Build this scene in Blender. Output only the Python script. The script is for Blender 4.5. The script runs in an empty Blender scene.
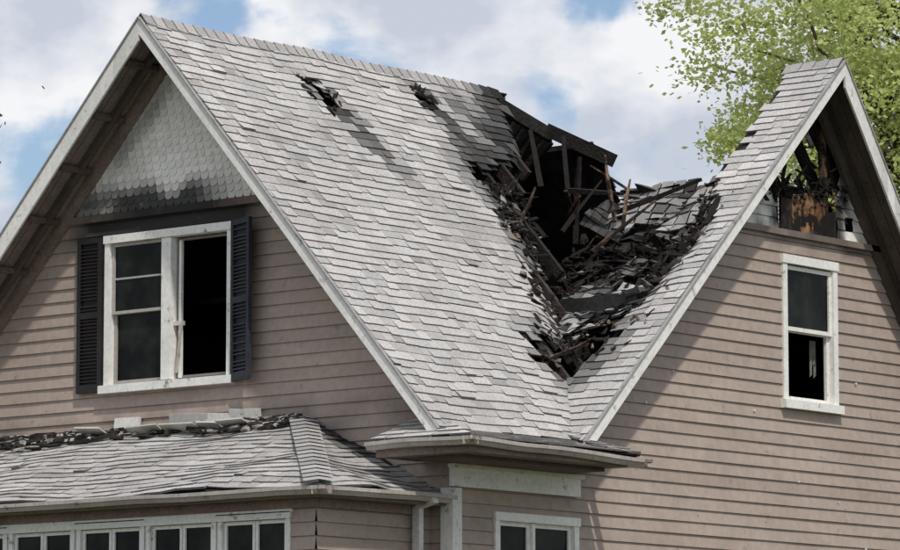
import bpy, math, random
from mathutils import Vector, Matrix, noise
random.seed(7)
V=Vector
def nz(x,y,z=0.0): return noise.noise(V((x,y,z)))
def sm(t):
    t=max(0.0,min(1.0,t)); return t*t*(3-2*t)
scene=bpy.context.scene
# ------------------------------------------------------------------ camera
f=4040.0;p=math.radians(7.22);th=math.radians(39.7)
F=V((math.cos(th),math.sin(th),0));R=V((math.sin(th),-math.cos(th),0));Z=V((0,0,1))
Fp=F*math.cos(p)+Z*math.sin(p);Up=-F*math.sin(p)+Z*math.cos(p)
CAM=V((-28.457,-22.083,1.6))
cd=bpy.data.cameras.new('camera');co=bpy.data.objects.new('camera',cd);scene.collection.objects.link(co);scene.camera=co
co.location=CAM;cd.lens=f/900*36;cd.clip_end=5000
co.rotation_euler=Matrix((R,Up,-Fp)).transposed().to_euler()

# ------------------------------------------------------------------ mesh builder
class MB:
    def __init__(s): s.v=[];s.f=[];s.c=[]
    def face(s,pts,col):
        i=len(s.v); s.v.extend([tuple(q) for q in pts]); s.f.append(tuple(range(i,i+len(pts)))); s.c.append(col)
    def hexa(s,q,col):   # q: 8 pts bottom4 top4
        i=len(s.v); s.v.extend([tuple(a) for a in q])
        for fc in ((0,3,2,1),(4,5,6,7),(0,1,5,4),(1,2,6,5),(2,3,7,6),(3,0,4,7)):
            s.f.append(tuple(i+k for k in fc)); s.c.append(col)
    def box(s,x0,x1,y0,y1,z0,z1,col):
        s.hexa([(x0,y0,z0),(x1,y0,z0),(x1,y1,z0),(x0,y1,z0),(x0,y0,z1),(x1,y0,z1),(x1,y1,z1),(x0,y1,z1)],col)
    def beam(s,a,b,w,h,col,up=V((0,0,1)),twist=0,taper=1.0):
        a=V(a);b=V(b);d=(b-a).normalized()
        r=d.cross(up)
        if r.length<1e-3: r=d.cross(V((1,0,0)))
        r.normalize();u=r.cross(d)
        if twist:
            M=Matrix.Rotation(twist,3,d); r=M@r;u=M@u
        q=[]
        for P,k in ((a,1.0),(b,taper)):
            for (i,j) in ((-1,-1),(1,-1),(1,1),(-1,1)):
                q.append(P+r*(i*w/2*k)+u*(j*h/2*k))
        s.hexa(q,col)
    def stick(s,a,b,w,h,col,twist=0):
        """broken board: bent, with splintered ends"""
        a=V(a);b=V(b);d=(b-a);L=d.length;d.normalize()
        m=a.lerp(b,random.uniform(.35,.65))+V((random.gauss(0,.02),random.gauss(0,.02),random.gauss(0,.02)))*L
        s.beam(a,m+d*.01,w,h,col,twist=twist,taper=random.uniform(.85,1.1))
        s.beam(m,b,w*.97,h*.97,col,twist=twist,taper=random.uniform(.35,.85))
    def obj(s,name,mat,parent=None,smooth=False):
        m=bpy.data.meshes.new(name);m.from_pydata(s.v,[],s.f)
        at=m.color_attributes.new('Col','FLOAT_COLOR','CORNER')
        buf=[]
        for fc,c in zip(s.f,s.c):
            if isinstance(c[0],(tuple,list)):
                for cc in c: buf.extend((cc[0],cc[1],cc[2],1))
            else:
                buf.extend((c[0],c[1],c[2],1)*len(fc))
        at.data.foreach_set('color',buf)
        m.materials.append(mat);m.update()
        if smooth:
            for pl in m.polygons: pl.use_smooth=True
        o=bpy.data.objects.new(name,m);scene.collection.objects.link(o)
        if parent: o.parent=parent
        return o

# ------------------------------------------------------------------ materials
def mat(name,rough=.85,n1=(8,.25),n2=(60,.2),bump=(80,.25,.01),spec=.3,stretch=(1,1,1),extra=None):
    m=bpy.data.materials.new(name);m.use_nodes=True;nt=m.node_tree;N=nt.nodes;L=nt.links
    b=N['Principled BSDF'];b.inputs['Roughness'].default_value=rough;b.inputs['Specular IOR Level'].default_value=spec
    at=N.new('ShaderNodeAttribute');at.attribute_name='Col'
    tc=N.new('ShaderNodeTexCoord');mp=N.new('ShaderNodeMapping');mp.inputs['Scale'].default_value=stretch
    L.new(tc.outputs['Object'],mp.inputs['Vector'])
    cur=at.outputs['Color']
    for sc,am in (n1,n2):
        t=N.new('ShaderNodeTexNoise');t.inputs['Scale'].default_value=sc;t.inputs['Detail'].default_value=3;t.inputs['Roughness'].default_value=.6
        L.new(mp.outputs['Vector'],t.inputs['Vector'])
        r=N.new('ShaderNodeMapRange');r.inputs['From Min'].default_value=.3;r.inputs['From Max'].default_value=.7
        r.inputs['To Min'].default_value=1-am;r.inputs['To Max'].default_value=1+am
        L.new(t.outputs['Fac'],r.inputs['Value'])
        x=N.new('ShaderNodeVectorMath');x.operation='SCALE';L.new(cur,x.inputs[0]);L.new(r.outputs['Result'],x.inputs['Scale']);cur=x.outputs['Vector']
    for (c,sc,thr,wd) in (extra or []):
        t=N.new('ShaderNodeTexNoise');t.inputs['Scale'].default_value=sc;t.inputs['Detail'].default_value=5;t.inputs['Roughness'].default_value=.68
        L.new(mp.outputs['Vector'],t.inputs['Vector'])
        r=N.new('ShaderNodeMapRange');r.inputs['From Min'].default_value=thr;r.inputs['From Max'].default_value=thr+wd
        L.new(t.outputs['Fac'],r.inputs['Value'])
        mx=N.new('ShaderNodeMix');mx.data_type='RGBA';L.new(r.outputs['Result'],mx.inputs['Factor']);L.new(cur,mx.inputs['A']);mx.inputs['B'].default_value=(*c,1);cur=mx.outputs['Result']
    L.new(cur,b.inputs['Base Color'])
    if bump:
        t=N.new('ShaderNodeTexNoise');t.inputs['Scale'].default_value=bump[0];t.inputs['Detail'].default_value=2
        L.new(mp.outputs['Vector'],t.inputs['Vector'])
        bp=N.new('ShaderNodeBump');bp.inputs['Strength'].default_value=bump[1];bp.inputs['Distance'].default_value=bump[2]
        L.new(t.outputs['Fac'],bp.inputs['Height']);L.new(bp.outputs['Normal'],b.inputs['Normal'])
    return m
M_sh=mat('asphalt_shingle',.95,(1.6,.07),(60,.26),(120,.4,.010),.15,extra=[((.27,.255,.243),11,.65,.22)])
M_sid=mat('painted_siding',.75,(1.0,.10),(14,.09),None,.25,(1,1,1),extra=[((.20,.155,.128),9,.62,.16),((.58,.53,.48),6.3,.735,.02)])
M_wht=mat('weathered_white_paint',.7,(3,.07),(25,.10),None,.3,extra=[((.32,.29,.25),8,.595,.10)])
M_scale=mat('white_scale_shingles',.8,(2,.08),(20,.10),None,.25,extra=[((.42,.39,.35),3.5,.62,.25)])
M_char=mat('charred_wood',.8,(9,.5),(50,.4),(40,.7,.02),.25)
M_wood=mat('broken_wood',.85,(7,.3),(60,.3),(50,.5,.01),.18,extra=[((.016,.013,.012),5,.44,.08)])
M_sof=mat('soffit_paint',.85,(3,.2),(30,.2),None,.2,extra=[((.05,.04,.035),4,.6,.15)])
M_bark=mat('bark',.9,(3,.3),(20,.3),(15,.8,.03),.1)
M_dark=mat('scorched_interior',.95,(2,.4),(20,.3),None,.05)
M_gut=mat('gutter_metal',.55,(4,.15),(30,.15),None,.4,extra=[((.10,.08,.065),6,.6,.12)])
M_shut=mat('shutter_paint',.6,(5,.3),(40,.2),None,.35)
M_grass=mat('lawn',.95,(.3,.3),(4,.35),(12,.8,.05),.1)
M_gran=mat('foundation_stone',.9,(4,.25),(30,.2),(10,.6,.03),.2)
M_leaf=bpy.data.materials.new('leaves');M_leaf.use_nodes=True;nt=M_leaf.node_tree
b=nt.nodes['Principled BSDF'];b.inputs['Roughness'].default_value=.55;b.inputs['Specular IOR Level'].default_value=.3
at=nt.nodes.new('ShaderNodeAttribute');at.attribute_name='Col';nt.links.new(at.outputs['Color'],b.inputs['Base Color'])
tr=nt.nodes.new('ShaderNodeBsdfTranslucent');nt.links.new(at.outputs['Color'],tr.inputs['Color'])
ms=nt.nodes.new('ShaderNodeMixShader');ms.inputs['Fac'].default_value=.5
nt.links.new(b.outputs['BSDF'],ms.inputs[1]);nt.links.new(tr.outputs['BSDF'],ms.inputs[2]);nt.links.new(ms.outputs['Shader'],nt.nodes['Material Output'].inputs['Surface'])
gm=bpy.data.materials.new('dusty_glass');gm.use_nodes=True
b=gm.node_tree.nodes['Principled BSDF'];nt=gm.node_tree
t=nt.nodes.new('ShaderNodeTexNoise');t.inputs['Scale'].default_value=3;t.inputs['Detail'].default_value=5
r=nt.nodes.new('ShaderNodeValToRGB');r.color_ramp.elements[0].position=.42;r.color_ramp.elements[0].color=(.004,.005,.005,1);r.color_ramp.elements[1].position=.78;r.color_ramp.elements[1].color=(.03,.035,.026,1)
tc=nt.nodes.new('ShaderNodeTexCoord');nt.links.new(tc.outputs['Object'],t.inputs['Vector'])
nt.links.new(t.outputs['Fac'],r.inputs['Fac']);nt.links.new(r.outputs['Color'],b.inputs['Base Color'])
b.inputs['Roughness'].default_value=.15;b.inputs['Specular IOR Level'].default_value=.10

house=bpy.data.objects.new('fire_damaged_house',None);scene.collection.objects.link(house)

# ------------------------------------------------------------------ roof geometry constants
ZE=4.66;ZR=8.70
XR=-1.85
Y1=.12;YM=3.75;K1=(ZR-ZE)/(YM-Y1)
XC=4.21;K2=(ZR-ZE)/XC
YB=7.6;K3=(ZR-ZE)/(YB-YM)
XB=7.1;K4=(ZR-ZE)/(XB-XC)
def xv(y): return (y-Y1)*K1/K2
def sag(x,y):
    if x>XC: t=sm(1-(x-XC)/2.0)
    else: t=sm((x-.7)/3.2)
    y0=.64-.44*sm((3.05-x)/.9)+.25*sm((1.7-x)/.8)
    g=sm((y-y0)/(.16+.75*(1-t)))
    g2=1-.45*sm((y-2.3)/1.2)
    s=1.10*t*g*g2
    if x<xv(y): s*=sm(1-(xv(y)-x)/.65)
    return s
def dmg(x,y):
    return sm(sag(x,y)/.24)
def surf(x,y): return max(ZE+K1*(y-Y1),ZE+K2*x)-sag(x,y)
def warp(q,loose=0):
    x,y,z=q
    d=dmg(x,y)
    z-=sag(x,y)
    if d>0:
        z+=d*(.13*nz(x*1.9,y*1.9,1)+.06*nz(x*5,y*5,5))
    z+=.022*nz(x*.9,y*.9,9)
    return V((x,y,z))
def inpoly(x,y,P):
    c=False;n=len(P);j=n-1
    for i in range(n):
        xi,yi=P[i];xj,yj=P[j]
        if (yi>y)!=(yj>y) and x<(xj-xi)*(y-yi)/(yj-yi)+xi: c=not c
        j=i
    return c
H1=[(3.48,4.0),(3.30,3.50),(2.95,3.12),(2.45,2.88),(1.86,2.84),(1.80,2.58),(2.15,2.44),(2.5,2.25),(2.9,2.25),(3.25,2.10),(3.55,2.35),(4.4,2.75),(4.4,4.0)]
H2=[(.50,1.10),(.98,1.08),(1.2,.90),(1.42,.56),(1.05,.52),(.74,.62),(.48,.84)]
H4=[(.0,3.44),(.12,3.48),(.38,3.16),(.28,3.06)]
H5=[(1.80,3.58),(1.96,3.58),(2.04,3.36),(1.90,3.34)]
def hole(x,y,s=1.0):
    jx=x+s*.14*nz(x*5,y*5,3);jy=y+s*.14*nz(x*5,y*5,7)
    if inpoly(jx,jy,H1) or inpoly(jx,jy,H2): return True
    jx=x+.06*nz(x*9,y*9,3);jy=y+.06*nz(x*9,y*9,7)
    if inpoly(jx,jy,H4) or inpoly(jx,jy,H5): return True
    if x>2.9 and x<=XC and .64<y+.14*nz(x*4,0,2)<.92: return True
    if 2.2<x<3.45 and .7<y<2.5 and nz(x*2.2,y*2.2,11)>.10: return True
    if 1.25<x<2.5 and .45<y<1.9 and x>xv(y)-.25 and nz(x*1.7,y*3.6,17)>.24: return True
    return False
def distH(x,y):
    return min([math.hypot(x-a,y-b) for a,b in ((3.4,3.4),(2.9,2.95),(2.3,2.68),(3.0,2.5),(2.6,2.2),(2.2,2.2),(3.3,2.1))])

def clip(poly,reg):
    out=poly
    n=len(reg)
    for i in range(n):
        a=reg[i];b=reg[(i+1)%n]
        inp=out;out=[]
        if not inp: return []
        def side(q): return (b[0]-a[0])*(q[1]-a[1])-(b[1]-a[1])*(q[0]-a[0])
        for k in range(len(inp)):
            P=inp[k];Q=inp[(k+1)%len(inp)]
            sp=side(P);sq=side(Q)
            if sp>=0: out.append(P)
            if (sp>=0)!=(sq>=0):
                t=sp/(sp-sq); out.append((P[0]+(Q[0]-P[0])*t,P[1]+(Q[1]-P[1])*t))
    return out

def shingles(mb,deck,poly,a,warpf=None,holef=None,tint=1.0,e=.108,charf=None,deckcol=(.03,.027,.025)):
    poly=[V(q) for q in poly];a=V(a).normalized()
    n=(poly[1]-poly[0]).cross(poly[2]-poly[0]).normalized()
    if n.z<0: n=-n
    b=n.cross(a).normalized()
    if b.z<0: b=-b
    o=poly[0]
    uv=[((q-o).dot(a),(q-o).dot(b)) for q in poly]
    ar=sum(uv[i][0]*uv[(i+1)%len(uv)][1]-uv[(i+1)%len(uv)][0]*uv[i][1] for i in range(len(uv)))
    if ar<0: uv=uv[::-1]
    u0=min(q[0] for q in uv);u1=max(q[0] for q in uv);v0=min(q[1] for q in uv);v1=max(q[1] for q in uv)
    wf=warpf or (lambda q:q)
    rows=int((v1-v0)/e)+1
    for i in range(rows):
        v=v0+i*e
        u=u0-random.random()*.3
        ph=random.random()*9
        while u<u1:
            w=random.choice((.10,.13,.16,.20,.26))*random.uniform(.9,1.1)
            short=random.random()<.40
            wob=.006*math.sin(u*1.1+ph)
            vb=v+wob+(.022 if short else 0)+random.uniform(-.004,.004)
            hb=.006 if short else .015
            q=clip([(u+.001,vb),(u+w-.001,vb),(u+w-.001,v+e+.02),(u+.001,v+e+.02)],uv)
            u+=w
            if len(q)<3: continue
            cu=sum(k[0] for k in q)/len(q);cv=sum(k[1] for k in q)/len(q)
            c=o+a*cu+b*cv
            if holef and holef(c.x,c.y): continue
            d=dmg(c.x,c.y) if warpf else 0
            if d>0.05:
                clump=nz(c.x*2.6,c.y*2.6,21)
                am=1.0 if 1.6<c.x<3.5 else .45
                if clump>.44-.42*d*am+.08*random.random(): continue
            g=random.uniform(.90,1.07)*tint
            g*=(.87 if short else 1.0)*(1+.09*nz(c.x*.8,c.y*.8,c.z*.8)+.09*nz(c.x*4,c.y*1.0,c.z))
            if random.random()<.06: g*=.80
            warm=random.uniform(-.008,.012)
            col=[.475*g+warm,.458*g,.443*g-warm*.6]
            if charf:
                k=charf(c.x,c.y)*(random.uniform(.85,1.0) if d<.05 else 1); col=[cc*(1-k)+ .018*k for cc in col]
            lift=0;tilt=0;sl=0
            if d>.05:
                lift=random.random()**5*.10*d; tilt=random.gauss(0,.05)*d; sl=random.gauss(0,.025)*d
                if random.random()<.45*d:
                    kk=random.uniform(.10,.8); col=[cc*kk for cc in col]
            elif random.random()<.012 and warpf: lift=.014
            top=[];bot=[]
            for (pu,pv) in q:
                t=(pv-vb)/(e+.02)
                h=hb*(1-t)+.002+lift*(1-t)+tilt*(pu-cu)
                P=wf(o+a*(pu+sl)+b*(pv-abs(sl)))
                top.append(P+n*h);bot.append(P-n*.004)
            mb.face(top,col)
            m=len(top)
            for k in range(m):
                mb.face([bot[k],bot[(k+1)%m],top[(k+1)%m],top[k]],[cc*.42 for cc in col])
    s=.11
    for i in range(int((v1-v0)/s)+1):
        for j in range(int((u1-u0)/s)+1):
            q=clip([(u0+j*s,v0+i*s),(u0+(j+1)*s,v0+i*s),(u0+(j+1)*s,v0+(i+1)*s),(u0+j*s,v0+(i+1)*s)],uv)
            if len(q)<3: continue
            cu=sum(k[0] for k in q)/len(q);cv=sum(k[1] for k in q)/len(q)
            c=o+a*cu+b*cv
            if holef and holef(c.x,c.y): continue
            g=random.uniform(.7,1.5)
            if warpf and dmg(c.x,c.y)>.3 and nz(c.x*4,c.y*4,31)>.28: dc=(.09*g,.07*g,.06*g)
            else: dc=tuple(k*g*.8 for k in deckcol)
            deck.face([wf(o+a*k[0]+b*k[1])-n*.022 for k in q],dc)

def charf(x,y):
    k=0
    d=distH(x,y)+.34*nz(x*3,y*3,4)
    k=max(k,.97*sm(1-(d-.36)/.52))
    # soot streaks running down the slope from the two small burn-throughs
    for (a,b,l,w) in ((.18,3.38,1.25,.19),(1.90,3.55,.62,.17)):
        dy=b-y;dx=x-a-dy*.42+.05*nz(x*6,y*6)
        if -.12<dy<l:
            k=max(k,.95*sm(1.45-abs(dx)/(w*(1-.35*max(0,dy)/l)))*sm(1.55-1.55*max(0,dy)/l)*sm((dy+.14)/.12))
    k=max(k,.9*sm(1-(math.hypot(x-.95,y-.8)-.28+.18*nz(x*7,y*7))/.36))
    k=max(k,.20*max(0,nz(x*.7+3,y*1.3,2)))
    if dmg(x,y)>.1: k=max(k,min(.94,2.0*max(0,nz(x*2.2,y*3.2,41)+.02)))
    return k
R1=MB();D1=MB()
shingles(R1,D1,[(XR,Y1,ZE),(0,Y1,ZE),(XC,YM,ZR),(XR,YM,ZR)],(1,0,0),warp,hole,1.0,charf=charf)
shingles(R1,D1,[(0,0,ZE),(XC,0,ZR),(XC,YM,ZR),(0,Y1,ZE)],(0,1,0),warp,hole,1.05,charf=charf)
def hole3(x,y): return (x>3.55+.2*nz(y*4,1) and y<YM+.35+.15*nz(x*5,2))
def hole4(x,y):
    return .66+.06*nz(x*6,4)<y<3.3 and x<5.25+.2*nz(y*5,7) or (y>3.2 and x-XC<.30 )
shingles(R1,D1,[(XR,YM,ZR),(XC,YM,ZR),(XB,YB,ZE),(XR,YB,ZE)],(1,0,0),None,hole3)
shingles(R1,D1,[(XC,0,ZR),(XB,0,ZE),(XB,YB,ZE),(XC,YM,ZR)],(0,1,0),None,hole4)
def cap(a,b,n0,n1,col=.41,hf=None,wob=0,soot=None):
    a=V(a);b=V(b);d=(b-a);L=d.length;d.normalize();n0=V(n0).normalized();n1=V(n1).normalized()
    k=int(L/.14)
    for i in range(k):
        P=a+d*(i*L/k);Q=a+d*((i+1.25)*L/k)
        if hf and hf(P): continue
        P=P+Z*(.022*nz(P.x*.9,P.y*.9,9)*wob);Q=Q+Z*(.022*nz(Q.x*.9,Q.y*.9,9)*wob)
        g=random.uniform(.76,1.1)*col
        if soot: g*=1-soot(P)
        upn=V((0,0,1))
        for nn in (n0,n1):
            R1.face([P+upn*.036,Q+upn*.022,Q+nn*.13+upn*.012,P+nn*.13+upn*.026],(g,g*.96,g*.94))
        R1.face([P+upn*.036,P+n0*.13+upn*.026,P+n0*.13+upn*.005,P+upn*.01],(.08,.08,.08))
cap((XR,YM,ZR),(3.40,YM,ZR),(0,-1,-K1),(0,1,-K3),wob=1,soot=lambda P:.93*sm((P.x-2.6)/.6))
cap((XC,0,ZR),(XC,.64,ZR),(-1,0,-K2),(1,0,-K4),wob=1)
cap((XC,YM,ZR),(XB,YB,ZE),(0,1,-K3),(1,0,-K4),hf=lambda P:P.x<4.8)
GA=(-2.02,-.37,4.575);GB=(-2.02,.78,4.575);GC=(-1.36,.64,4.87);GD=(-1.85,.12,4.665)
XE=.36
shingles(R1,D1,[GD,(0,.12,4.665),(.02,-.37,4.56),GA],(1,0,0),None,None,.95)
shingles(R1,D1,[GA,GB,GC],(0,1,0),None,None,1.0)
shingles(R1,D1,[GA,GC,GD],(1,0,0),None,None,1.0)
shingles(R1,D1,[(.0,-.37,4.56),(XE,-.37,4.535),(.14,.39,4.78)],(1,0,0),None,None,.9)
shingles(R1,D1,[(XE,-.37,4.535),(XE+.16,.39,4.56),(.14,.39,4.78)],(0,1,0),None,None,.9)
shingles(R1,D1,[(.0,-.37,4.56),(.14,.39,4.78),(0,.39,4.78)],(1,0,0),None,None,.9)
PZ=4.12;PT=4.90;PX=-3.1;WX=-1.35
def pw(q): return V((q[0],q[1],q[2]+.055*nz(q[0]*1.3,q[1]*.8,3)+.018*nz(q[0]*4,q[1]*4,8)))
def pchar(x,y):
    d=(WX-x)
    k=.30*max(0,nz(x*1.4,y*1.1,12))
    if d<.6: k=max(k,.95*sm(1-(d-.10+.25*nz(x*4,y*4,6))/.26)*(1 if (y>4.4 or y<2.9) else .4))
    return k
shingles(R1,D1,[(PX,.4,PZ),(PX,8.2,PZ),(WX,6.45,PT),(WX,2.15,PT)],(0,1,0),pw,None,1.0,charf=pchar)
shingles(R1,D1,[(PX,.4,PZ),(WX,.4,PZ),(WX,2.15,PT)],(1,0,0),pw,None,.93,charf=lambda x,y:pchar(x,y) if y>1.2 else 0)
shingles(R1,D1,[(PX,8.2,PZ),(WX,8.2,PZ),(WX,6.45,PT)],(1,0,0),pw,None,.95)
cap((PX,.4,PZ+.01),(WX,2.15,PT+.01),(-1,1,-.1),(1,-1,-.1),.39)
R1.obj('roof_shingles',M_sh,house);D1.obj('roof_deck',M_char,house)

# ------------------------------------------------------------------ walls
SID=(.40,.322,.275)
def wall(mb,P,z0,z1,bounds,ops,e=.118,lap=.016,col=SID,tone=None,off0=0,seg=.25):
    z=z0
    while z<z1-1e-4:
        zt=min(z+e,z1)
        cuts=[z,zt]+[o[i] for o in ops for i in (2,3) if z<o[i]<zt]
        cuts=sorted(set(cuts))
        rowg=random.uniform(.94,1.06)
        for ca,cb in zip(cuts[:-1],cuts[1:]):
            a0,a1=bounds(ca);b0,b1=bounds(cb)
            if a1-a0<=0.01: continue
            if b1<b0: b0=b1=(b0+b1)/2
            mid=(ca+cb)/2
            xs=sorted([(o[0],o[1]) for o in ops if o[2]-1e-6<=mid<=o[3]+1e-6])
            lo=a0;iv=[]
            for (s,t) in xs:
                if s>lo: iv.append((lo,s))
                lo=max(lo,t)
            if lo<a1: iv.append((lo,a1))
            oa=lap*(1-(ca-z)/e)+off0;ob=lap*(1-(cb-z)/e)+off0
            for (s,t) in iv:
                n=max(1,int((t-s)/seg))
                for q in range(n):
                    u=s+(t-s)*q/n;w=s+(t-s)*(q+1)/n
                    tu=min(max(u,b0),b1) if (q==0 and abs(s-a0)<1e-6) or u<b0 else min(u,b1)
                    tw=min(max(w,b0),b1)
                    def cl(uu,zz):
                        c=[cc*rowg for cc in col]
                        if tone:
                            tt=tone(uu,zz); c=[c[i]*(1-tt)+.015*tt for i in range(3)]
                        return c
                    wv=lambda uu: .0035*nz(uu*1.4,z*7)
                    A=P(u,ca,oa+wv(u));B=P(w,ca,oa+wv(w));C=P(tw,cb,ob+wv(w));Dd=P(tu,cb,ob+wv(u))
                    cs=[cl(u,ca),cl(w,ca),cl(tw,cb),cl(tu,cb)]
                    mb.face([A,B,C,Dd],cs)
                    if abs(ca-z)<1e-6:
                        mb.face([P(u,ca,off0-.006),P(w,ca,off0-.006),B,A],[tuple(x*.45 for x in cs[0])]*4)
        z=zt
PL=lambda u,z,o:V((WX-o,u,z))
PRW=lambda u,z,o:V((u,.4-o,z))
PPF=lambda u,z,o:V((-2.85-o,u,z))
PPS=lambda u,z,o:V((u,.65-o,z))
def bl(z):
    if z<4.60: return (.4,7.3)
    return (max(.4,Y1+(z-ZE+.10)/K1),min(7.3,YM+(ZR-.10-z)/K3))
def br(z):
    if z<4.60: return (WX,6.9)
    return (max(WX,(z-ZE+.10)/K2),min(6.9,XC+(ZR-.10-z)/K4))
LW=(3.0,4.64,5.30,6.76)
RW=(3.67,4.61,5.28,6.75)
LR=(-.78,.42,2.75,4.00)
def toneL(y,z):
    k=0
    d=abs(y-3.85)/1.15
    if z>6.5: k=max(k,1.0*sm(1.5-d+.5*nz(y*3,z*3))*sm((z-6.56)/.18))
    k=max(k,.6*sm(1-(min(abs(y-2.85),abs(y-4.75)))/.45)*sm((z-5.9)/.8)*(.6+nz(y*3,z*2,8)))
    k=max(k,.30*sm(1-abs(y-3.8)/1.1)*sm((5.4-z)/.1)*sm((z-4.85)/.5)*max(0,nz(y*6,z*.8)+.4))
    k=max(k,.6*sm((5.15-z)/.2)*max(0,nz(y*3,z*2)+.38) if z>4.6 else 0)
    k=max(k,.14*max(0,nz(y*.9,z*.7,6)))
    return max(0,min(.96,k))
def toneR(x,z):
    k=.20*max(0,nz(x*.9,z*.8,4))
    if z>6.6: k=max(k,.85*sm((z-6.62)/.33)*max(0,nz(x*3,z*4)+.5)*sm(1.6-abs(x-4.2)))
    k=max(k,.22*sm(1-abs(x-4.14)/.6)*sm((5.3-z)/.1)*sm((z-4.4)/.8)*max(0,nz(x*8,z*.7)+.3))
    return max(0,min(.9,k))
S=MB()
wall(S,PL,1.0,6.93,bl,[LW],tone=toneL,seg=.15)
wall(S,PRW,1.0,6.95,br,[RW,LR],tone=toneR,seg=.2)
PW=[(.95+i*.86,.95+i*.86+.80,2.62,3.92) for i in range(8)]
wall(S,PPF,1.0,4.05,lambda z:(.65,7.9),[(.95,7.78,2.62,3.92)])
wall(S,PPS,1.0,4.05,lambda z:(-2.85,WX),[])
wall(S,lambda u,z,o:V((u,7.3+o,z)),1.0,4.66,lambda z:(WX,6.9),[])
wall(S,lambda u,z,o:V((6.9+o,u,z)),1.0,4.66,lambda z:(.4,7.3),[])
for i in range(22):
    x=random.uniform(.2,5.4);z=random.uniform(3.2,6.6)
    if x<(z-ZE+.3)/K2 and z>4.4: continue
    if RW[0]-.1<x<RW[1]+.1 and z>5.1 or LR[0]-.1<x<LR[1]+.1 and z<4.1: continue
    s=random.uniform(.004,.010);S.box(x-s,x+s,.375,.395,z-s,z+s,(.75,.73,.70))
S.beam((2.9,.372,3.62),(4.2,.372,3.50),.012,.012,(.05,.045,.04));S.beam((4.2,.372,3.50),(5.6,.372,3.66),.012,.012,(.05,.045,.04))
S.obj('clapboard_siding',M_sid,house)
I=MB()
wall(I,PL,1.0,8.5,bl,[LW],e=.4,lap=0,col=(.03,.026,.023),off0=-.12)
wall(I,PRW,1.0,7.0,br,[RW,LR],e=.4,lap=0,col=(.03,.026,.023),off0=-.12)
I.box(1.6,1.7,.6,7.2,1.0,6.2,(.03,.03,.03));I.box(-1.2,1.6,5.2,5.3,1.0,6.2,(.03,.03,.03));I.box(2.9,6.8,2.6,2.7,1.0,6.2,(.03,.03,.03))
I.box(-2.7,-2.0,.7,7.8,1.9,2.0,(.03,.03,.03));I.box(-1.30,-1.25,.7,7.2,1,4.0,(.05,.045,.04))
I.box(-.6,6.0,1.95,6.2,6.15,6.2,(.02,.018,.016));I.box(2.4,5.9,.9,1.95,6.15,6.2,(.02,.018,.016))
I.obj('burnt_interior',M_dark,house)
Fm=MB();Fm.box(WX+.03,6.87,.43,7.27,-.3,1.0,(.3,.28,.26));Fm.box(-2.82,WX+.02,.68,7.87,-.3,1.0,(.3,.28,.26));Fm.obj('foundation',M_gran,house)

# white scalloped shingles in the main gable
G=MB()
zz=6.98;row=0
w=.098;rh=.072
while zz<8.5:
    y0,y1=bl(zz);y=y0-(row%2)*w/2
    while y<y1:
        c=y+w/2
        if c>y0-.03 and c<y1+.03:
            pts=[]
            for k in range(7):
                an=math.pi*(k/6)
                pts.append((c-math.cos(an)*w*.485, zz+.04-math.sin(an)*.042))
            pts+= [(c+w*.485,zz+.115),(c-w*.485,zz+.115)]
            pts=[(min(max(a,bl(min(b,8.55))[0]),bl(min(b,8.55))[1]),b) for a,b in pts]
            g=random.uniform(.94,1.04)
            s=1.0*sm((7.26-zz+.20*nz(c*2.5,1))/.22)*sm(1.4-abs(c-4.0)/.9)+.9*sm(1-abs(c-(YM+(8.3-zz)/K3))/.36)*max(0,nz(c*2,zz*2,3)+.55)
            s=max(s,.5*max(0,nz(c*1.5,zz*1.5,14)-.04))
            s=max(s,.9*sm(1-(bl(zz)[1]-c)/.22))
            s=max(0,min(.95,s+.03*random.random()))
            cc=tuple(q*(1-s)+.022*s for q in (.88*g,.855*g,.79*g))
            G.face([PL(a,b,.020-.1*(b-zz)) for a,b in pts],cc)
            for k in range(6):
                a,b=pts[k];a2,b2=pts[k+1]
                G.face([PL(a,b,.020-.1*(b-zz)),PL(a2,b2,.020-.1*(b2-zz)),PL(a2,b2,-.004),PL(a,b,-.004)],tuple(q*.65 for q in cc))
        y+=w
    zz+=rh;row+=1
G.face([PL(a,b,-.01) for a,b in ((bl(6.95)[0],6.95),(bl(6.95)[1],6.95),(YM,8.58))],(.35,.33,.30))
G.obj('scalloped_gable_shingles',M_scale,house)
# right gable upper wall remains
G2=MB()
def bA(z): return (br(z)[0],3.63-.1*abs(nz(z*6,1))-max(0,(z-7.25))*1.2)
wall(G2,PRW,7.0,7.42,bA,[],e=.11,col=(.76,.74,.69),tone=lambda x,z:max(0,min(.95,1.3*nz(x*5,z*5,3)+.2+.7*sm((x-3.35)/.25))),seg=.06)
def bB(z): return (4.63+max(0,z-7.55)*.8+.08*nz(z*7,2),br(z)[1])
wall(G2,PRW,7.0,7.98,bB,[(4.78,4.92,7.1,7.24),(5.02,5.1,7.4,7.5)],e=.11,col=(.76,.74,.69),tone=lambda x,z:max(0,min(.96,1.5*nz(x*4,z*4,3)+.2+.85*sm((4.98-x)/.35)+.8*sm((z-7.45)/.3))),seg=.06)
G2.obj('gable_clapboards',M_wht,house)
G3=MB()
for i in range(5):
    x=3.68+i*.19;h=7.34+random.uniform(-.12,.06)
    c=random.choice([(.22,.115,.05),(.15,.075,.035),(.27,.15,.07)])
    if i in (0,4): c=(.04,.03,.025)
    G3.hexa([(x,.39,7.0),(x+.182,.39,7.0),(x+.182,.42,7.0),(x,.42,7.0),(x,.39,h),(x+.182,.39,h+random.uniform(-.05,.05)),(x+.182,.42,h),(x,.42,h)],c)
G3.beam((4.52,.45,7.0),(4.46,.45,8.25),.07,.05,(.13,.08,.05))
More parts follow.
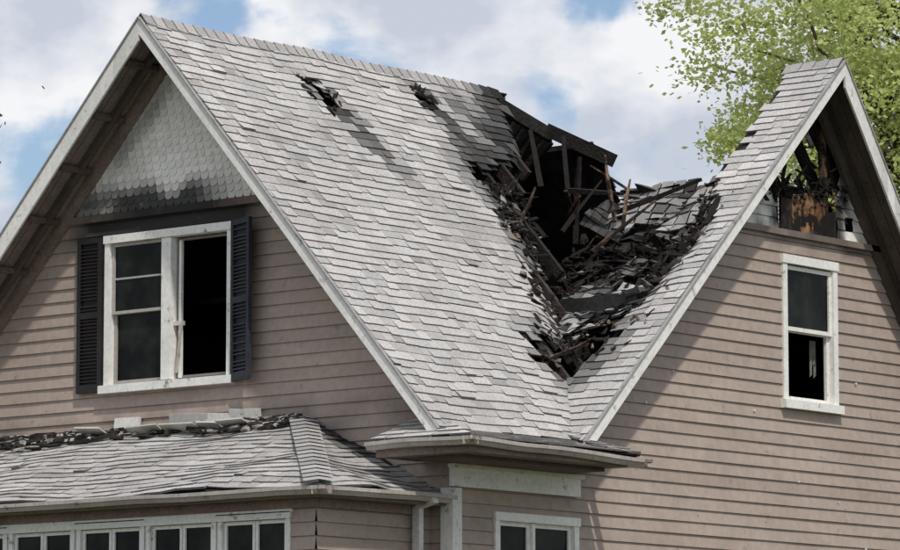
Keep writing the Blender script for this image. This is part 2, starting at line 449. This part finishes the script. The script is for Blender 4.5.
G3.beam((3.66,.46,7.0),(3.64,.46,7.7),.06,.05,(.04,.03,.025))
G3.beam((3.3,.47,7.40),(4.6,.47,7.46),.05,.07,(.03,.025,.02))
G3.beam((4.7,.47,7.5),(4.3,.48,8.3),.05,.07,(.03,.025,.02))
G3.beam((4.15,.5,8.4),(5.9,.5,6.35),.06,.12,(.025,.02,.018))
G3.beam((4.0,.62,8.3),(5.7,.62,6.2),.06,.12,(.02,.018,.016))
G3.beam((4.2,.36,8.35),(3.2,.36,7.45),.05,.09,(.035,.028,.024))
for i in range(150):
    x=random.uniform(3.2,5.1);z=7.32+abs(random.gauss(0,.12))+(.25*(x-4.6) if x>4.6 else 0)
    d=V((random.gauss(0,.5),random.gauss(0,.2),random.gauss(0,.6))).normalized()*random.uniform(.04,.15)
    G3.stick(V((x,.42,z))-d,V((x,.42,z))+d,random.uniform(.01,.05),.015,random.choice([(.02,.018,.016),(.03,.025,.02),(.02,.018,.016),(.02,.018,.016),(.10,.07,.045)]))
G3.obj('gable_framing',M_wood,house)
R2=MB();D2=MB()
shingles(R2,D2,[(4.2,1.3,7.15),(5.6,1.0,7.2),(5.7,1.7,7.78),(4.5,1.9,7.72)],(1,-.2,0),None,None,.50,e=.09,deckcol=(.05,.04,.035))
R2.obj('fallen_roof_piece',M_sh,house);D2.obj('fallen_roof_deck',M_char,house)

# ------------------------------------------------------------------ trim
T=MB();WH=(.80,.785,.745)
XF=XR-.012
def rake(P,a,b,h,dz,o,soot=None):
    n=24;ps=[]
    for i in range(n+1):
        t=i/n;u=a[0]+(b[0]-a[0])*t;z=a[1]+(b[1]-a[1])*t;ps.append((u,z+dz+.006*nz(u*1.2,z,2)))
    for i in range(n):
        (u,z),(u2,z2)=ps[i],ps[i+1]
        k=soot(i/n) if soot else 0
        k=max(0,min(.8,k+.12*max(0,nz(u*3,z*3,5))))
        q=[P(u,z-h,o),P(u2,z2-h,o),P(u2,z2-h,o+.024),P(u,z-h,o+.024),P(u,z,o),P(u2,z2,o),P(u2,z2,o+.024),P(u,z,o+.024)]
        T.hexa(q,tuple(c*(1-k)+.03*k for c in WH))
PXF=lambda u,z,o:V((XR-o,u,z));PYF=lambda u,z,o:V((u,-o,z))
rake(PXF,(Y1-.02,ZE-.02),(YM,ZR),.145,-.012,0);rake(PXF,(YM,ZR),(YB,ZE),.21,-.012,0,lambda t:.35*sm(1-t/.35)*max(0,nz(t*30,2)+.4))
rake(PYF,(-.02,ZE-.02),(XC,ZR),.14,-.012,0);rake(PYF,(XC,ZR),(XB,ZE),.26,-.012,0,lambda t:.4*sm(1-abs(t-.2)/.3)*max(0,nz(t*30,7)+.4))
E=MB()
E.beam((XR-.02,Y1,ZE-.002),(XR-.02,YM,ZR-.002),.035,.016,(.30,.29,.28));E.beam((XR-.02,YM,ZR-.004),(XR-.02,YB,ZE-.004),.035,.016,(.30,.29,.28))
E.beam((0,-.02,ZE-.002),(XC,-.02,ZR-.002),.035,.016,(.30,.29,.28));E.beam((XC,-.02,ZR-.004),(XB,-.02,ZE-.004),.035,.016,(.30,.29,.28))
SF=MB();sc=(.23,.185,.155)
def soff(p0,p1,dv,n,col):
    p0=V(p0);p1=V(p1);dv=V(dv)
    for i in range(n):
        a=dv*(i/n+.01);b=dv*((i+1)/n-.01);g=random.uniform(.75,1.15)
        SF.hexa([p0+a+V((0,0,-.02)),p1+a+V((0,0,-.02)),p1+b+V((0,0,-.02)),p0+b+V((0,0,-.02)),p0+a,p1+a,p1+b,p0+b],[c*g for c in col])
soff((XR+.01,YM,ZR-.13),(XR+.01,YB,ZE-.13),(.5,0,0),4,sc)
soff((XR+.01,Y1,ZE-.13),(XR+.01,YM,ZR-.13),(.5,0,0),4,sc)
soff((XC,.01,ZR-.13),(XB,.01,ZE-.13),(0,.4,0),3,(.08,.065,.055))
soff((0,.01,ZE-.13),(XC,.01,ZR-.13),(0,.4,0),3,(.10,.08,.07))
for (a,b) in (((YM,ZR),(YB,ZE)),((Y1,ZE),(YM,ZR))):
    SF.beam((WX-.03,a[0],a[1]-.24),(WX-.03,b[0],b[1]-.24),.05,.14,(.22,.165,.135))
    SF.beam((WX-.22,a[0],a[1]-.19),(WX-.22,b[0],b[1]-.19),.05,.07,(.09,.07,.06))
for i in range(9):
    t=(i+.5)/9;y=YM+(YB-YM)*t;z=ZR+(ZE-ZR)*t-.18
    SF.beam((XR+.03,y,z),(WX,y,z),.07,.05,(.12,.09,.075))
for (a,b,dz) in (((XC,ZR),(XB,ZE),-.24),((0,ZE),(XC,ZR),-.24)):
    SF.beam((a[0],.37,a[1]+dz),(b[0],.37,b[1]+dz),.05,.12,(.10,.08,.065))
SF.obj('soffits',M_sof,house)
FR=MB()
y0,y1=bl(6.93)
n=40
for i in range(n):
    a=y0-.05+(y1-y0+.1)*i/n;b_=y0-.05+(y1-y0+.1)*(i+1)/n;k=max(0,min(.95,.98*sm(1.5-abs((a+b_)/2-3.9)/1.0)+.2*nz(a*5,1)))
    FR.box(WX-.05,WX+.005,a,b_+.001,6.915,6.985,tuple(c*(1-k)+.015*k for c in (.26,.20,.17)))
x0,x1=br(6.95)
for i in range(n):
    a=x0-.05+(x1-x0+.1)*i/n;b_=x0-.05+(x1-x0+.1)*(i+1)/n;k=max(0,min(.9,.8*sm(1.3-abs((a+b_)/2-4.2)/.9)*(.5+nz(a*4,3))))
    FR.box(a,b_+.001,.345,.405,6.94,7.0,tuple(c*(1-k)+.015*k for c in (.26,.21,.18)))
FR.obj('gable_mouldings',M_sid,house)
CN=MB()
CN.box(-1.97,XE-.12,-.32,.36,4.43,4.50,(.20,.155,.13));CN.box(-1.97,-1.40,.362,.74,4.43,4.50,(.20,.155,.13))
CN.box(-1.80,XE-.2,-.12,.36,4.395,4.428,(.13,.10,.085))
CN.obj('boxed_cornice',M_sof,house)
CB=MB()
CB.box(-1.42,.40,.335,.372,4.20,4.392,WH);CB.box(-1.44,.42,.30,.372,4.36,4.394,WH)
CB.box(WX-.035,WX+.09,.36,.385,1.0,4.19,(.72,.71,.67));CB.box(WX-.035,WX-.008,.386,.50,1.0,4.19,(.72,.71,.67))
CB.obj('corner_trim',M_wht,house)
GU=MB();gc=(.42,.375,.34)
def gutter(a,b,out,h=.07,w=.08):
    a=V(a);b=V(b);out=V(out)
    n=14
    prof=[(0,0),(0,-h),(w*.55,-h),(w*.8,-h*.55),(w,-h*.45),(w,0),(w-.012,0),(w-.012,-h*.35)]
    for k in range(n):
        P=a.lerp(b,k/n);Q=a.lerp(b,(k+1)/n)
        P=P+Z*(.014*nz(P.x*1.5,P.y*1.5,1));Q=Q+Z*(.014*nz(Q.x*1.5,Q.y*1.5,1))
        for i in range(len(prof)-1):
            c0=prof[i];c1=prof[i+1]
            GU.face([P+out*c0[0]+Z*c0[1],Q+out*c0[0]+Z*c0[1],Q+out*c1[0]+Z*c1[1],P+out*c1[0]+Z*c1[1]],gc)
gutter((-2.09,-.33,4.565),(XE+.02,-.33,4.51),(0,-1,0));gutter((-1.98,-.42,4.565),(-1.98,.80,4.565),(-1,0,0))
gutter((XE+.04,-.42,4.51),(XE+.16,.38,4.53),(1,0,0))
gutter((PX+.03,.28,4.115),(PX+.03,8.2,4.115),(-1,0,0));gutter((PX-.06,.43,4.115),(WX+.02,.43,4.115),(0,-1,0))
GU.beam((-1.62,.56,4.02),(-1.62,.56,1.0),.075,.06,(.60,.59,.57));GU.beam((-1.62,.56,4.02),(-1.62,.36,4.07),.07,.06,(.60,.59,.57))
GU.obj('gutters',M_gut,house)
PS=MB();PS.box(PX+.04,WX-.02,.44,7.98,4.03,4.06,(.22,.18,.15))
PS.box(-2.895,-2.855,.61,7.9,3.95,4.028,(.24,.18,.155));PS.box(-2.853,-1.42,.607,.645,3.95,4.028,(.24,.18,.155));PS.obj('porch_soffit',M_sof,house)

# flashing / burnt edge where the porch roof meets the wall
FL=MB();CH=MB()
y=2.3
while y<7.2:
    w=random.uniform(.14,.5)
    zt=PT+.035*nz(WX*1.3,y*.8,3)
    if y<2.5 or 4.55<y:
        if random.random()<.35: FL.beam((WX-.06,y,zt+.03),(WX-.06,y+w*.9,zt+.03+random.uniform(-.02,.03)),.05,.04,(.35,.33,.30))
    else:
        g=random.uniform(.7,1.05)
        if random.random()<.9: FL.beam((WX-.05,y,zt+.06+random.uniform(-.01,.02)),(WX-.05,y+w+.02,zt+.06+random.uniform(-.02,.03)),.03,random.uniform(.07,.13),(.66*g,.64*g,.60*g),twist=random.uniform(-.2,.2))
        if random.random()<.85: FL.beam((WX-.18,y,zt-.03),(WX-.18,y+w*.95,zt-.03+random.uniform(-.015,.02)),random.uniform(.14,.28),.015,(.60*g,.58*g,.53*g),twist=.42+random.uniform(-.10,.10))
    y+=w
for i in range(650):
    y=random.choice((random.gauss(2.2,.35),random.uniform(4.4,6.8),random.uniform(4.4,6.8),random.uniform(2.2,6.5)));d=abs(random.gauss(0,.12))
    x=WX-.04-d;z=PT-.446*d+.02
    if y<2.15: z-= (2.15-y)*.446
    if y<1.1: continue
    L=random.uniform(.04,.28)
    dr=V((random.uniform(-.5,.5),1,random.uniform(-.10,.10)+(.44 if y<2.15 else 0))).normalized()
    CH.stick(V((x,y,z))-dr*L/2,V((x,y,z))+dr*L/2,random.uniform(.01,.05),random.uniform(.01,.045),random.choice([(.015,.013,.012),(.02,.018,.016),(.05,.04,.035),(.03,.026,.024),(.03,.026,.024),(.4,.38,.35)]),twist=random.random()*3)
FL.obj('flashing',M_wht,house);CH.obj('burnt_roof_edge',M_char,house)

# ------------------------------------------------------------------ windows
WF=MB();GL=MB()
def bx(mb,P,u0,u1,z0,z1,o0,o1,col):
    q=[P(u0,z0,o0),P(u1,z0,o0),P(u1,z0,o1),P(u0,z0,o1),P(u0,z1,o0),P(u1,z1,o0),P(u1,z1,o1),P(u0,z1,o1)]
    mb.hexa(q,col)
def frame(P,u0,u1,z0,z1,t,o0,o1,col):
    bx(WF,P,u0,u0+t,z0+t*.8,z1-t,o0,o1,col);bx(WF,P,u1-t,u1,z0+t*.8,z1-t,o0,o1,col)
    bx(WF,P,u0-.01,u1+.01,z1-t,z1+.01,o0,o1+.012,col)
    bx(WF,P,u0-.03,u1+.03,z0-.03,z0+t*.7,o0,o1+.045,col)
def sash(P,u0,u1,z0,z1,t,o,col,glass=True,mh=0,mv=0):
    bx(WF,P,u0,u0+t,z0,z1,o,o+.03,col);bx(WF,P,u1-t,u1,z0,z1,o,o+.03,col)
    bx(WF,P,u0+t,u1-t,z0,z0+t,o,o+.03,col);bx(WF,P,u0+t,u1-t,z1-t,z1,o,o+.03,col)
    for i in range(mv):
        c=u0+(u1-u0)*(i+1)/(mv+1);bx(WF,P,c-.012,c+.012,z0+t,z1-t,o+.005,o+.025,col)
    for i in range(mh):
        c=z0+(z1-z0)*(i+1)/(mh+1);bx(WF,P,u0+t,u1-t,c-.009,c+.009,o+.004,o+.022,col)
    if glass: GL.face([P(u0+t,z0+t,o+.012),P(u1-t,z0+t,o+.012),P(u1-t,z1-t,o+.012),P(u0+t,z1-t,o+.012)],(0,0,0))
wc=(.80,.79,.75)
frame(PL,3.0,4.64,5.30,6.76,.065,-.10,.035,wc)
bx(WF,PL,3.78,3.90,5.36,6.69,-.10,.030,wc)
sash(PL,3.905,4.57,6.02,6.69,.028,-.03,(.42,.40,.37),True,1,0)
sash(PL,3.905,4.57,5.36,6.05,.032,-.065,(.36,.34,.31),True,0,0)
sash(PL,3.07,3.775,5.37,6.68,.022,-.08,(.22,.2,.18),False,0,0)
bx(WF,PL,3.70,3.73,5.37,6.66,-.06,-.03,wc);bx(WF,PL,3.67,3.775,5.86,5.90,-.055,-.01,(.6,.58,.54))
WF.stick(PL(3.75,5.42,-.02),PL(3.66,5.88,.0),.02,.025,(.5,.47,.42))
frame(PRW,3.67,4.61,5.28,6.75,.075,-.10,.030,wc)
sash(PRW,3.745,4.535,6.02,6.66,.040,-.03,wc,True)
sash(PRW,3.745,4.535,5.34,6.05,.040,-.065,wc,False)
CU=MB()
for i in range(6):
    x=4.38+i*.018;h=5.6+random.uniform(0,.15) ; o=-.16+.02*math.sin(i*2.1);o2=-.16+.02*math.sin((i+1)*2.1)
    CU.face([PRW(x,h,o),PRW(x+.018,h+.03,o2),PRW(x+.018,5.98,o2),PRW(x,5.98,o)],(.16,.15,.14))
CU.obj('torn_curtains',M_dark,house)
frame(PRW,-.78,.42,2.75,4.00,.065,-.10,.030,wc)
for (a,b_) in ((-.71,-.25),(-.21,.35)):
    sash(PRW,a,b_,2.82,3.935,.04,-.04,wc,True,0,0)
bx(WF,PRW,-.25,-.21,2.82,3.93,-.05,.02,wc)
for i,(a,b_,c,d) in enumerate(PW):
    frame(PPF,a-.02,a+.82,c,d,.050,-.08,.022+.002*(i%2),wc)
    m=(a+b_)/2
    sash(PPF,a+.035,m-.004,c+.05,d-.055,.030,-.035,wc,True,0,0);sash(PPF,m+.004,b_-.035,c+.05,d-.055,.030,-.035,wc,True,0,0)
bx(WF,PPF,.90,7.84,3.921,3.965,-.02,.034,wc)
WF.obj('window_frames',M_wht,house);GL.obj('window_glass',gm,house)
SHT=MB()
def shutter(c0,uax,width,z0,z1,col,louv,brk=.06,shade=(.9,1.5)):
    c0=V(c0);uax=V(uax).normalized();n=uax.cross(Z).normalized()
    if n.dot(V((-1,-.2,0)))<0: n=-n
    def P(u,z,o): return c0+uax*u+Z*(z)+n*o
    t=.045
    for (a,b_,c,d) in ((0,t,z0,z1),(width-t,width,z0,z1),(t,width-t,z0,z0+.07),(t,width-t,z1-.05,z1),(t,width-t,(z0+z1)/2-.03,(z0+z1)/2+.03)):
        bx(SHT,P,a,b_,c,d,0,.035,col)
    z=z0+.08
    while z<z1-.07:
        if random.random()>brk:
            SHT.hexa([P(t,z,.0),P(width-t,z,.0),P(width-t,z-.012,.03),P(t,z-.012,.03),P(t,z+.008,.0),P(width-t,z+.008,.0),P(width-t,z-.004,.03),P(t,z-.004,.03)],[c*random.uniform(*shade) for c in col])
        z+=.034
    bx(SHT,P,t,width-t,z0+.07,z1-.05,.004,.008,[c*.5 for c in col])
shutter((WX-.025,4.66,0),(0,1,0),.32,5.29,6.76,(.018,.015,.015),True)
shutter((WX-.03,2.98,0),(-.35,-1,0),.35,5.28,6.77,(.028,.031,.040),True,.12,(.9,2.4))
SHT.obj('shutters',M_shut,house)

# ------------------------------------------------------------------ collapse: rafters and debris
DB=MB();RF=MB();SB=MB()
blk=[(.012,.010,.009),(.019,.016,.014),(.030,.024,.020)]
brn=[(.055,.037,.027),(.10,.065,.045),(.17,.115,.075)]
gry=[(.22,.20,.185),(.14,.125,.115),(.36,.34,.31)]
def onm(x,y,d=.1): return V((x,y,ZE+K1*(y-Y1)-d))
for x,ya,yb in ((2.1,1.9,3.7),(2.5,2.7,3.7),(2.9,2.95,3.72)):
    RF.beam(onm(x,ya,.13),onm(x,yb,.13),.05,.12,random.choice(blk))
for x in (-1.2,-.8,-.4,0,.4,.8,1.2,1.6): RF.beam(onm(x,.5,.13),onm(x,3.7,.13),.05,.12,(.05,.04,.035))
for y in (.25,.6,1.0,1.4,1.8,2.2):
    pts=[]
    for i in range(9):
        x=max(.8,xv(y)+.1)+ (4.15-max(.8,xv(y)+.1))*i/8
        pts.append(V((x,y,ZE+K2*x-sag(x,y)-.16)))
    for i in range(8):
        if y>.7 and random.random()<.15: continue
        RF.beam(pts[i],pts[i+1]+(pts[i+1]-pts[i])*.05,.05,.12,random.choice(blk))
for i in range(10):
    x=random.uniform(2.6,4.2);y=random.uniform(2.4,3.6);z=surf(min(x,4.2),min(y,3.7))-random.uniform(1.1,1.8)
    d=V((random.uniform(-1,1),random.uniform(-1,1),random.uniform(-.4,.4))).normalized()*random.uniform(.4,.9)
    RF.beam(V((x,y,z))-d,V((x,y,z))+d,.05,.11,blk[0])
RF.beam((3.4,3.78,8.60),(4.35,3.78,8.36),.05,.14,blk[1])
RF.beam((4.3,3.8,8.42),(4.55,3.1,8.05),.05,.14,blk[0])
for i in range(6):
    RF.beam((3.55+i*.16,3.80,8.57-.05*i),(3.6+i*.16,4.6,7.7),.05,.12,blk[i%3])
RF.obj('charred_rafters',M_char,house)
DP=[(1.82,2.66),(2.5,2.70),(3.2,2.7),(4.15,2.6),(4.15,.85),(3.0,.72),(2.5,.30),(1.9,.36),(1.2,.5),(.66,.70),(.62,1.02),(1.45,1.9)]
n=0
while n<1500:
    x=random.uniform(.6,4.2);y=random.uniform(.3,3.15)
    if not inpoly(x,y,DP): continue
    wgt=sm((x-1.1)/1.5)*.7+.10
    if x-xv(y)<.7 and y>1.4: wgt+=.35
    if x>3.55: wgt*=.3
    if nz(x*2.4,y*2.4,55)<-.10: wgt*=.2
    if random.random()>wgt: continue
    n+=1
    z=surf(x,y)+random.uniform(-.10,.08)*(.4+.6*dmg(x,y))
    ax=V((1,0,K2*.7)) if random.random()<.5 else V((0,1,.15))
    if x<xv(y)+.2: ax=V((0,1,K1)) if random.random()<.6 else V((1,0,0))
    dr=(ax.normalized()+V((random.gauss(0,.45),random.gauss(0,.45),random.gauss(0,.22)))).normalized()
    L=random.uniform(.05,.26)*(2.0 if random.random()<.08 else 1)
    w=random.uniform(.012,.085);h=random.uniform(.006,.025)
    k=random.random()
    if x>2.2: col=random.choice(blk) if k<.86 else random.choice(brn) if k<.95 else random.choice(gry)
    else: col=random.choice(blk) if k<.66 else random.choice(brn) if k<.76 else random.choice(gry)
    DB.stick(V((x,y,z))-dr*L/2,V((x,y,z))+dr*L/2,w,h,col,twist=random.gauss(0,.6))
for i in range(190):
    x=random.uniform(.9,2.8);y=random.uniform(.2,1.6)
    if y>x/1.159+.12+.2: continue
    z=surf(x,y)+.03
    dr=V((1,random.gauss(0,.8),K2)).normalized();L=random.uniform(.02,.12)
    DB.stick(V((x,y,z))-dr*L/2,V((x,y,z))+dr*L/2,random.uniform(.01,.03),.01,random.choice(blk+brn+gry),twist=random.random())
for (cx_,cy_,s_) in ((.19,3.27,.24),(1.91,3.46,.15)):
    for i in range(12):
        an=random.random()*6.28;x=cx_+math.cos(an)*s_*random.uniform(.5,1.0);y=cy_+math.sin(an)*s_*random.uniform(.5,1.0)
        q=onm(x,y,-.025);d=(V((random.gauss(0,1),.6*random.gauss(0,1),0)));d.z=d.y*K1;d=d.normalized()*random.uniform(.03,.07)
        DB.stick(q-d,q+d,random.uniform(.02,.06),.010,random.choice(blk),twist=random.uniform(.6,1.0))
def sheet(c,u,v,nu,nv,amp,seed,g0=.36,chk=.3,bias=.15):
    c=V(c);u=V(u);v=V(v);nn=u.cross(v).normalized()
    if nn.z<0: nn=-nn
    def P(s,t,o=0):
        x=c+u*s+v*t
        return x+nn*(amp*nz(s*1.6+seed,t*1.6,seed)+amp*.35*nz(s*5+seed,t*5,seed)+o)
    for i in range(nv):
        sft=random.random()*.5
        for j in range(-1,nu):
            s0=max(0,(j+sft)/nu)*2-1;s1=min(1,(j+sft+1)/nu)*2-1
            if s1<=s0: continue
            edge=max(abs((s0+s1)/2),abs((i+.5)/nv*2-1))
            if edge>.75 and random.random()<chk: continue
            t0=i/nv*2-1;t1=(i+1.12)/nv*2-1
            g=g0*random.uniform(.72,1.08);k=max(0,min(.92,nz(s0*2+seed,t0*2,4)*1.8+bias))
            g=g*(1-k)+.018*k
            a=[P(s0+.01,t0,.016),P(s1-.01,t0,.016),P(s1-.01,t1,.002),P(s0+.01,t1,.002)]
            SB.face(a,(g,g*.96,g*.93))
            SB.face([a[0]-nn*.018,a[1]-nn*.018,a[1],a[0]],(g*.4,g*.4,g*.4))
            SB.face([q-nn*.02 for q in a],(.03,.027,.025))
def S3(x,y,d=.06): return (x,y,surf(x,y)+d)
def dS(x,y,dx,dy):
    return V((dx,dy,(surf(x+dx*.5,y+dy*.5)-surf(x-dx*.5,y-dy*.5))))
for (x,y,ux,uy,vx,vy,nu,nv,amp,g0,dz,bi) in ((3.85,1.75,0,.85,.30,0,11,6,.12,.40,.12,.15),(3.45,1.15,.1,.35,.25,0,7,6,.08,.26,.06,.3),
     (2.45,.85,0,.35,.38,.0,7,7,.09,.43,.05,.05),(1.95,1.05,0,.32,.38,.0,7,7,.07,.45,.05,.05),(2.75,1.50,.05,.22,.22,.0,5,5,.07,.16,.08,.4),
     (1.60,.80,0,.28,.32,0,6,6,.05,.45,.03,.05),(2.15,1.6,-.05,.25,.28,0,5,5,.08,.25,.07,.25),(3.7,2.5,.05,.30,.18,0,6,4,.08,.10,.10,.5),
     (1.45,1.25,0,.18,.26,0,4,5,.05,.42,.05,.1),(2.9,.95,0,.18,.25,0,4,5,.06,.36,.07,.2)):
    sheet(S3(x,y,dz),dS(x,y,ux,uy),dS(x,y,vx,vy),nu,nv,amp,x*7+y,g0,.3,bi)
for (a,b_,w,h,c) in [((3.05,1.95,7.15),(3.15,2.15,7.85),.035,.03,brn[2]),((2.9,1.75,7.0),(3.3,1.95,7.6),.035,.025,brn[2]),
    ((2.6,1.9,6.8),(3.25,1.6,7.35),.07,.025,brn[1]),((2.45,2.15,7.0),(2.9,2.0,7.55),.04,.04,blk[1]),((3.3,1.4,7.2),(2.7,1.2,7.0),.06,.03,gry[0]),
    ((3.5,2.9,7.6),(3.5,2.2,7.5),.08,.05,blk[2]),((3.2,2.6,7.2),(2.7,2.3,7.45),.05,.03,brn[0]),
    ((3.4,2.2,7.3),(3.75,1.4,7.6),.05,.05,blk[2]),((3.0,1.0,6.95),(3.7,1.15,7.5),.05,.03,gry[1]),
    ((2.2,2.45,7.15),(2.6,2.6,7.5),.03,.03,brn[0]),((2.0,2.6,7.38),(2.35,2.7,7.5),.05,.02,brn[0]),((3.7,3.4,7.7),(3.9,3.7,8.35),.06,.05,blk[1]),((3.9,3.2,7.6),(4.2,3.5,8.3),.05,.05,blk[0]),
    ((4.4,3.5,7.2),(4.35,3.4,8.1),.06,.05,blk[2]),((.75,.95,5.55),(1.1,.7,5.75),.03,.015,brn[1]),((.62,.9,5.5),(.95,.85,5.6),.07,.02,blk[1]),
    ((-.02,3.44,8.39),(.24,3.24,8.22),.05,.025,(.66,.65,.62)),((1.82,3.5,8.45),(1.98,3.42,8.40),.08,.03,blk[1]),((3.35,2.0,7.5),(3.1,2.3,7.75),.03,.02,brn[1]),((2.75,2.3,7.2),(2.55,2.0,7.35),.05,.02,brn[1])]:
    DB.stick(a,b_,w,h,c,twist=random.uniform(-.4,.4))
DB.obj('roof_debris',M_wood,house);SB.obj('torn_shingles',M_sh,house)
T.obj('rake_fascia',M_wht,house);E.obj('drip_edge',M_gut,house)

# ------------------------------------------------------------------ ground
gr=MB()
def gh(x,y):
    return .45*sm(1-(math.hypot(x-2.5,y-3.8)-6)/9)
S_=[-3000,-800,-300,-120]+[-60+i*4 for i in range(31)]+[120,300,800,3000]
for i in range(len(S_)-1):
    for j in range(len(S_)-1):
        q=[(S_[i],S_[j]),(S_[i+1],S_[j]),(S_[i+1],S_[j+1]),(S_[i],S_[j+1])]
        gr.face([(a,b_,gh(a,b_)) for a,b_ in q],(.085,.09,.05))
gr.obj('ground',M_grass)

# ------------------------------------------------------------------ trees
def tree(cx,cy,zc,rx,rz,nclump,per,seed,leafc,size=.10):
    rnd=random.Random(seed)
    par=bpy.data.objects.new('deciduous_tree',None);scene.collection.objects.link(par)
    B=MB();Lf=MB();bc=(.11,.085,.065)
    def limb(a,b_,r0,r1,n=5,wig=.15):
        prev=V(a);d=V(b_)-V(a)
        for i in range(n):
            t=(i+1)/n
            q=V(a)+d*t+V((rnd.gauss(0,wig),rnd.gauss(0,wig),rnd.gauss(0,wig*.5)))*(1 if i<n-1 else 0)*d.length*.08
            ra=r0+(r1-r0)*i/n;rb=r0+(r1-r0)*t
            dd=(q-prev).normalized();s=dd.cross(V((.3,.9,.1))).normalized();u=s.cross(dd)
            K=6;A=[prev+(s*math.cos(2*math.pi*k/K)+u*math.sin(2*math.pi*k/K))*ra for k in range(K)]
            C=[q+(s*math.cos(2*math.pi*k/K)+u*math.sin(2*math.pi*k/K))*rb for k in range(K)]
            for k in range(K): B.face([A[k],A[(k+1)%K],C[(k+1)%K],C[k]],bc)
            prev=q
    limb((cx,cy,-.1),(cx,cy,zc-rz*.4),.28,.18,8);limb((cx,cy,zc-rz*.4),(cx+.2,cy,zc+rz*.6),.18,.04,6)
    for c in range(nclump):
        while True:
            d=V((rnd.gauss(0,1),rnd.gauss(0,1),rnd.gauss(0,1))).normalized()
            if d.z>-.95: break
        rr=rnd.uniform(.25,1.0)**.6
        lump=1+.25*noise.noise(d*2.2+V((seed,0,0)))
        c0=V((cx,cy,zc))+V((d.x*rx,d.y*rx,d.z*rz))*rr*lump
        if c%3==0:
            st=V((cx,cy,zc-rz*.45+rz*.8*rnd.random()));st.z=min(st.z,c0.z-.2)
            limb(st,c0,.05,.012,5,.5)
        tone=rnd.uniform(.75,1.2);cr=rnd.uniform(.16,.32)
        for k in range(per):
            q=c0+V((rnd.gauss(0,cr),rnd.gauss(0,cr),rnd.gauss(0,cr*.62)))
            s=size*rnd.uniform(.6,1.3)
            a=V((rnd.gauss(0,1),rnd.gauss(0,1),rnd.gauss(0,.5))).normalized()*s
            b_=a.cross(V((rnd.gauss(0,1),rnd.gauss(0,1),rnd.gauss(0,1)))).normalized()*s*.62
            g=tone*rnd.uniform(.78,1.18)
            Lf.face([q-a*.5,q+b_*.5,q+a*.5,q-b_*.5],(leafc[0]*g,leafc[1]*g,leafc[2]*g))
    B.obj('branches',M_bark,par,True);Lf.obj('foliage',M_leaf,par)
def at(D,r): 
    q=CAM+F*D+R*r; return q.x,q.y
tx,ty=at(55,6.80);tree(tx,ty,10.8,3.75,4.3,600,190,3,(.56,.62,.24),.088)
tx,ty=at(50,-8.35);tree(tx,ty,9.8,2.4,2.4,80,110,5,(.10,.15,.05))

# ------------------------------------------------------------------ light and sky
sd=V((-.30,-.50,.81)).normalized()
el=math.asin(sd.z);az=math.atan2(sd.x,sd.y)
sl=bpy.data.lights.new('sun','SUN');sl.energy=2.7;sl.angle=math.radians(2.0);sl.color=(1,.95,.87)
so=bpy.data.objects.new('sun',sl);scene.collection.objects.link(so);so.rotation_euler=sd.to_track_quat('Z','Y').to_euler()
w=bpy.data.worlds.new('World');scene.world=w;w.use_nodes=True;nt=w.node_tree;N=nt.nodes;L=nt.links
bg=N['Background'];bg.inputs['Strength'].default_value=.15
sky=N.new('ShaderNodeTexSky');sky.sky_type='NISHITA';sky.sun_disc=False;sky.sun_elevation=el;sky.sun_rotation=az;sky.air_density=1.2;sky.dust_density=1
tc=N.new('ShaderNodeTexCoord');mp=N.new('ShaderNodeMapping');mp.inputs['Scale'].default_value=(1,1,1.5);mp.inputs['Location'].default_value=(.13,.02,.31)
L.new(tc.outputs['Generated'],mp.inputs['Vector'])
n1=N.new('ShaderNodeTexNoise');n1.inputs['Scale'].default_value=15;n1.inputs['Detail'].default_value=8;n1.inputs['Roughness'].default_value=.52;n1.inputs['Distortion'].default_value=.2
L.new(mp.outputs['Vector'],n1.inputs['Vector'])
n2=N.new('ShaderNodeTexNoise');n2.inputs['Scale'].default_value=21;n2.inputs['Detail'].default_value=8;n2.inputs['Roughness'].default_value=.5
mp2=N.new('ShaderNodeMapping');mp2.inputs['Location'].default_value=(3.1,1.2,.4);mp2.inputs['Scale'].default_value=(1,1,1.5);L.new(tc.outputs['Generated'],mp2.inputs['Vector']);L.new(mp2.outputs['Vector'],n2.inputs['Vector'])
cr=N.new('ShaderNodeValToRGB');e=cr.color_ramp.elements
e[0].position=.43;e[0].color=(3.8,4.1,4.75,1);e[1].position=.60;e[1].color=(6.1,6.15,6.3,1)
L.new(n2.outputs['Fac'],cr.inputs['Fac'])
cf=N.new('ShaderNodeMapRange');cf.interpolation_type='SMOOTHSTEP';cf.inputs['From Min'].default_value=.37;cf.inputs['From Max'].default_value=.475
L.new(n1.outputs['Fac'],cf.inputs['Value'])
tint=N.new('ShaderNodeVectorMath');tint.operation='MULTIPLY';tint.inputs[1].default_value=(.64,.67,.76);L.new(sky.outputs['Color'],tint.inputs[0])
mx=N.new('ShaderNodeMix');mx.data_type='RGBA';L.new(cf.outputs['Result'],mx.inputs['Factor']);L.new(tint.outputs['Vector'],mx.inputs['A']);L.new(cr.outputs['Color'],mx.inputs['B'])
L.new(mx.outputs['Result'],bg.inputs['Color'])
scene.view_settings.view_transform='Standard';scene.view_settings.look='None';scene.view_settings.exposure=0
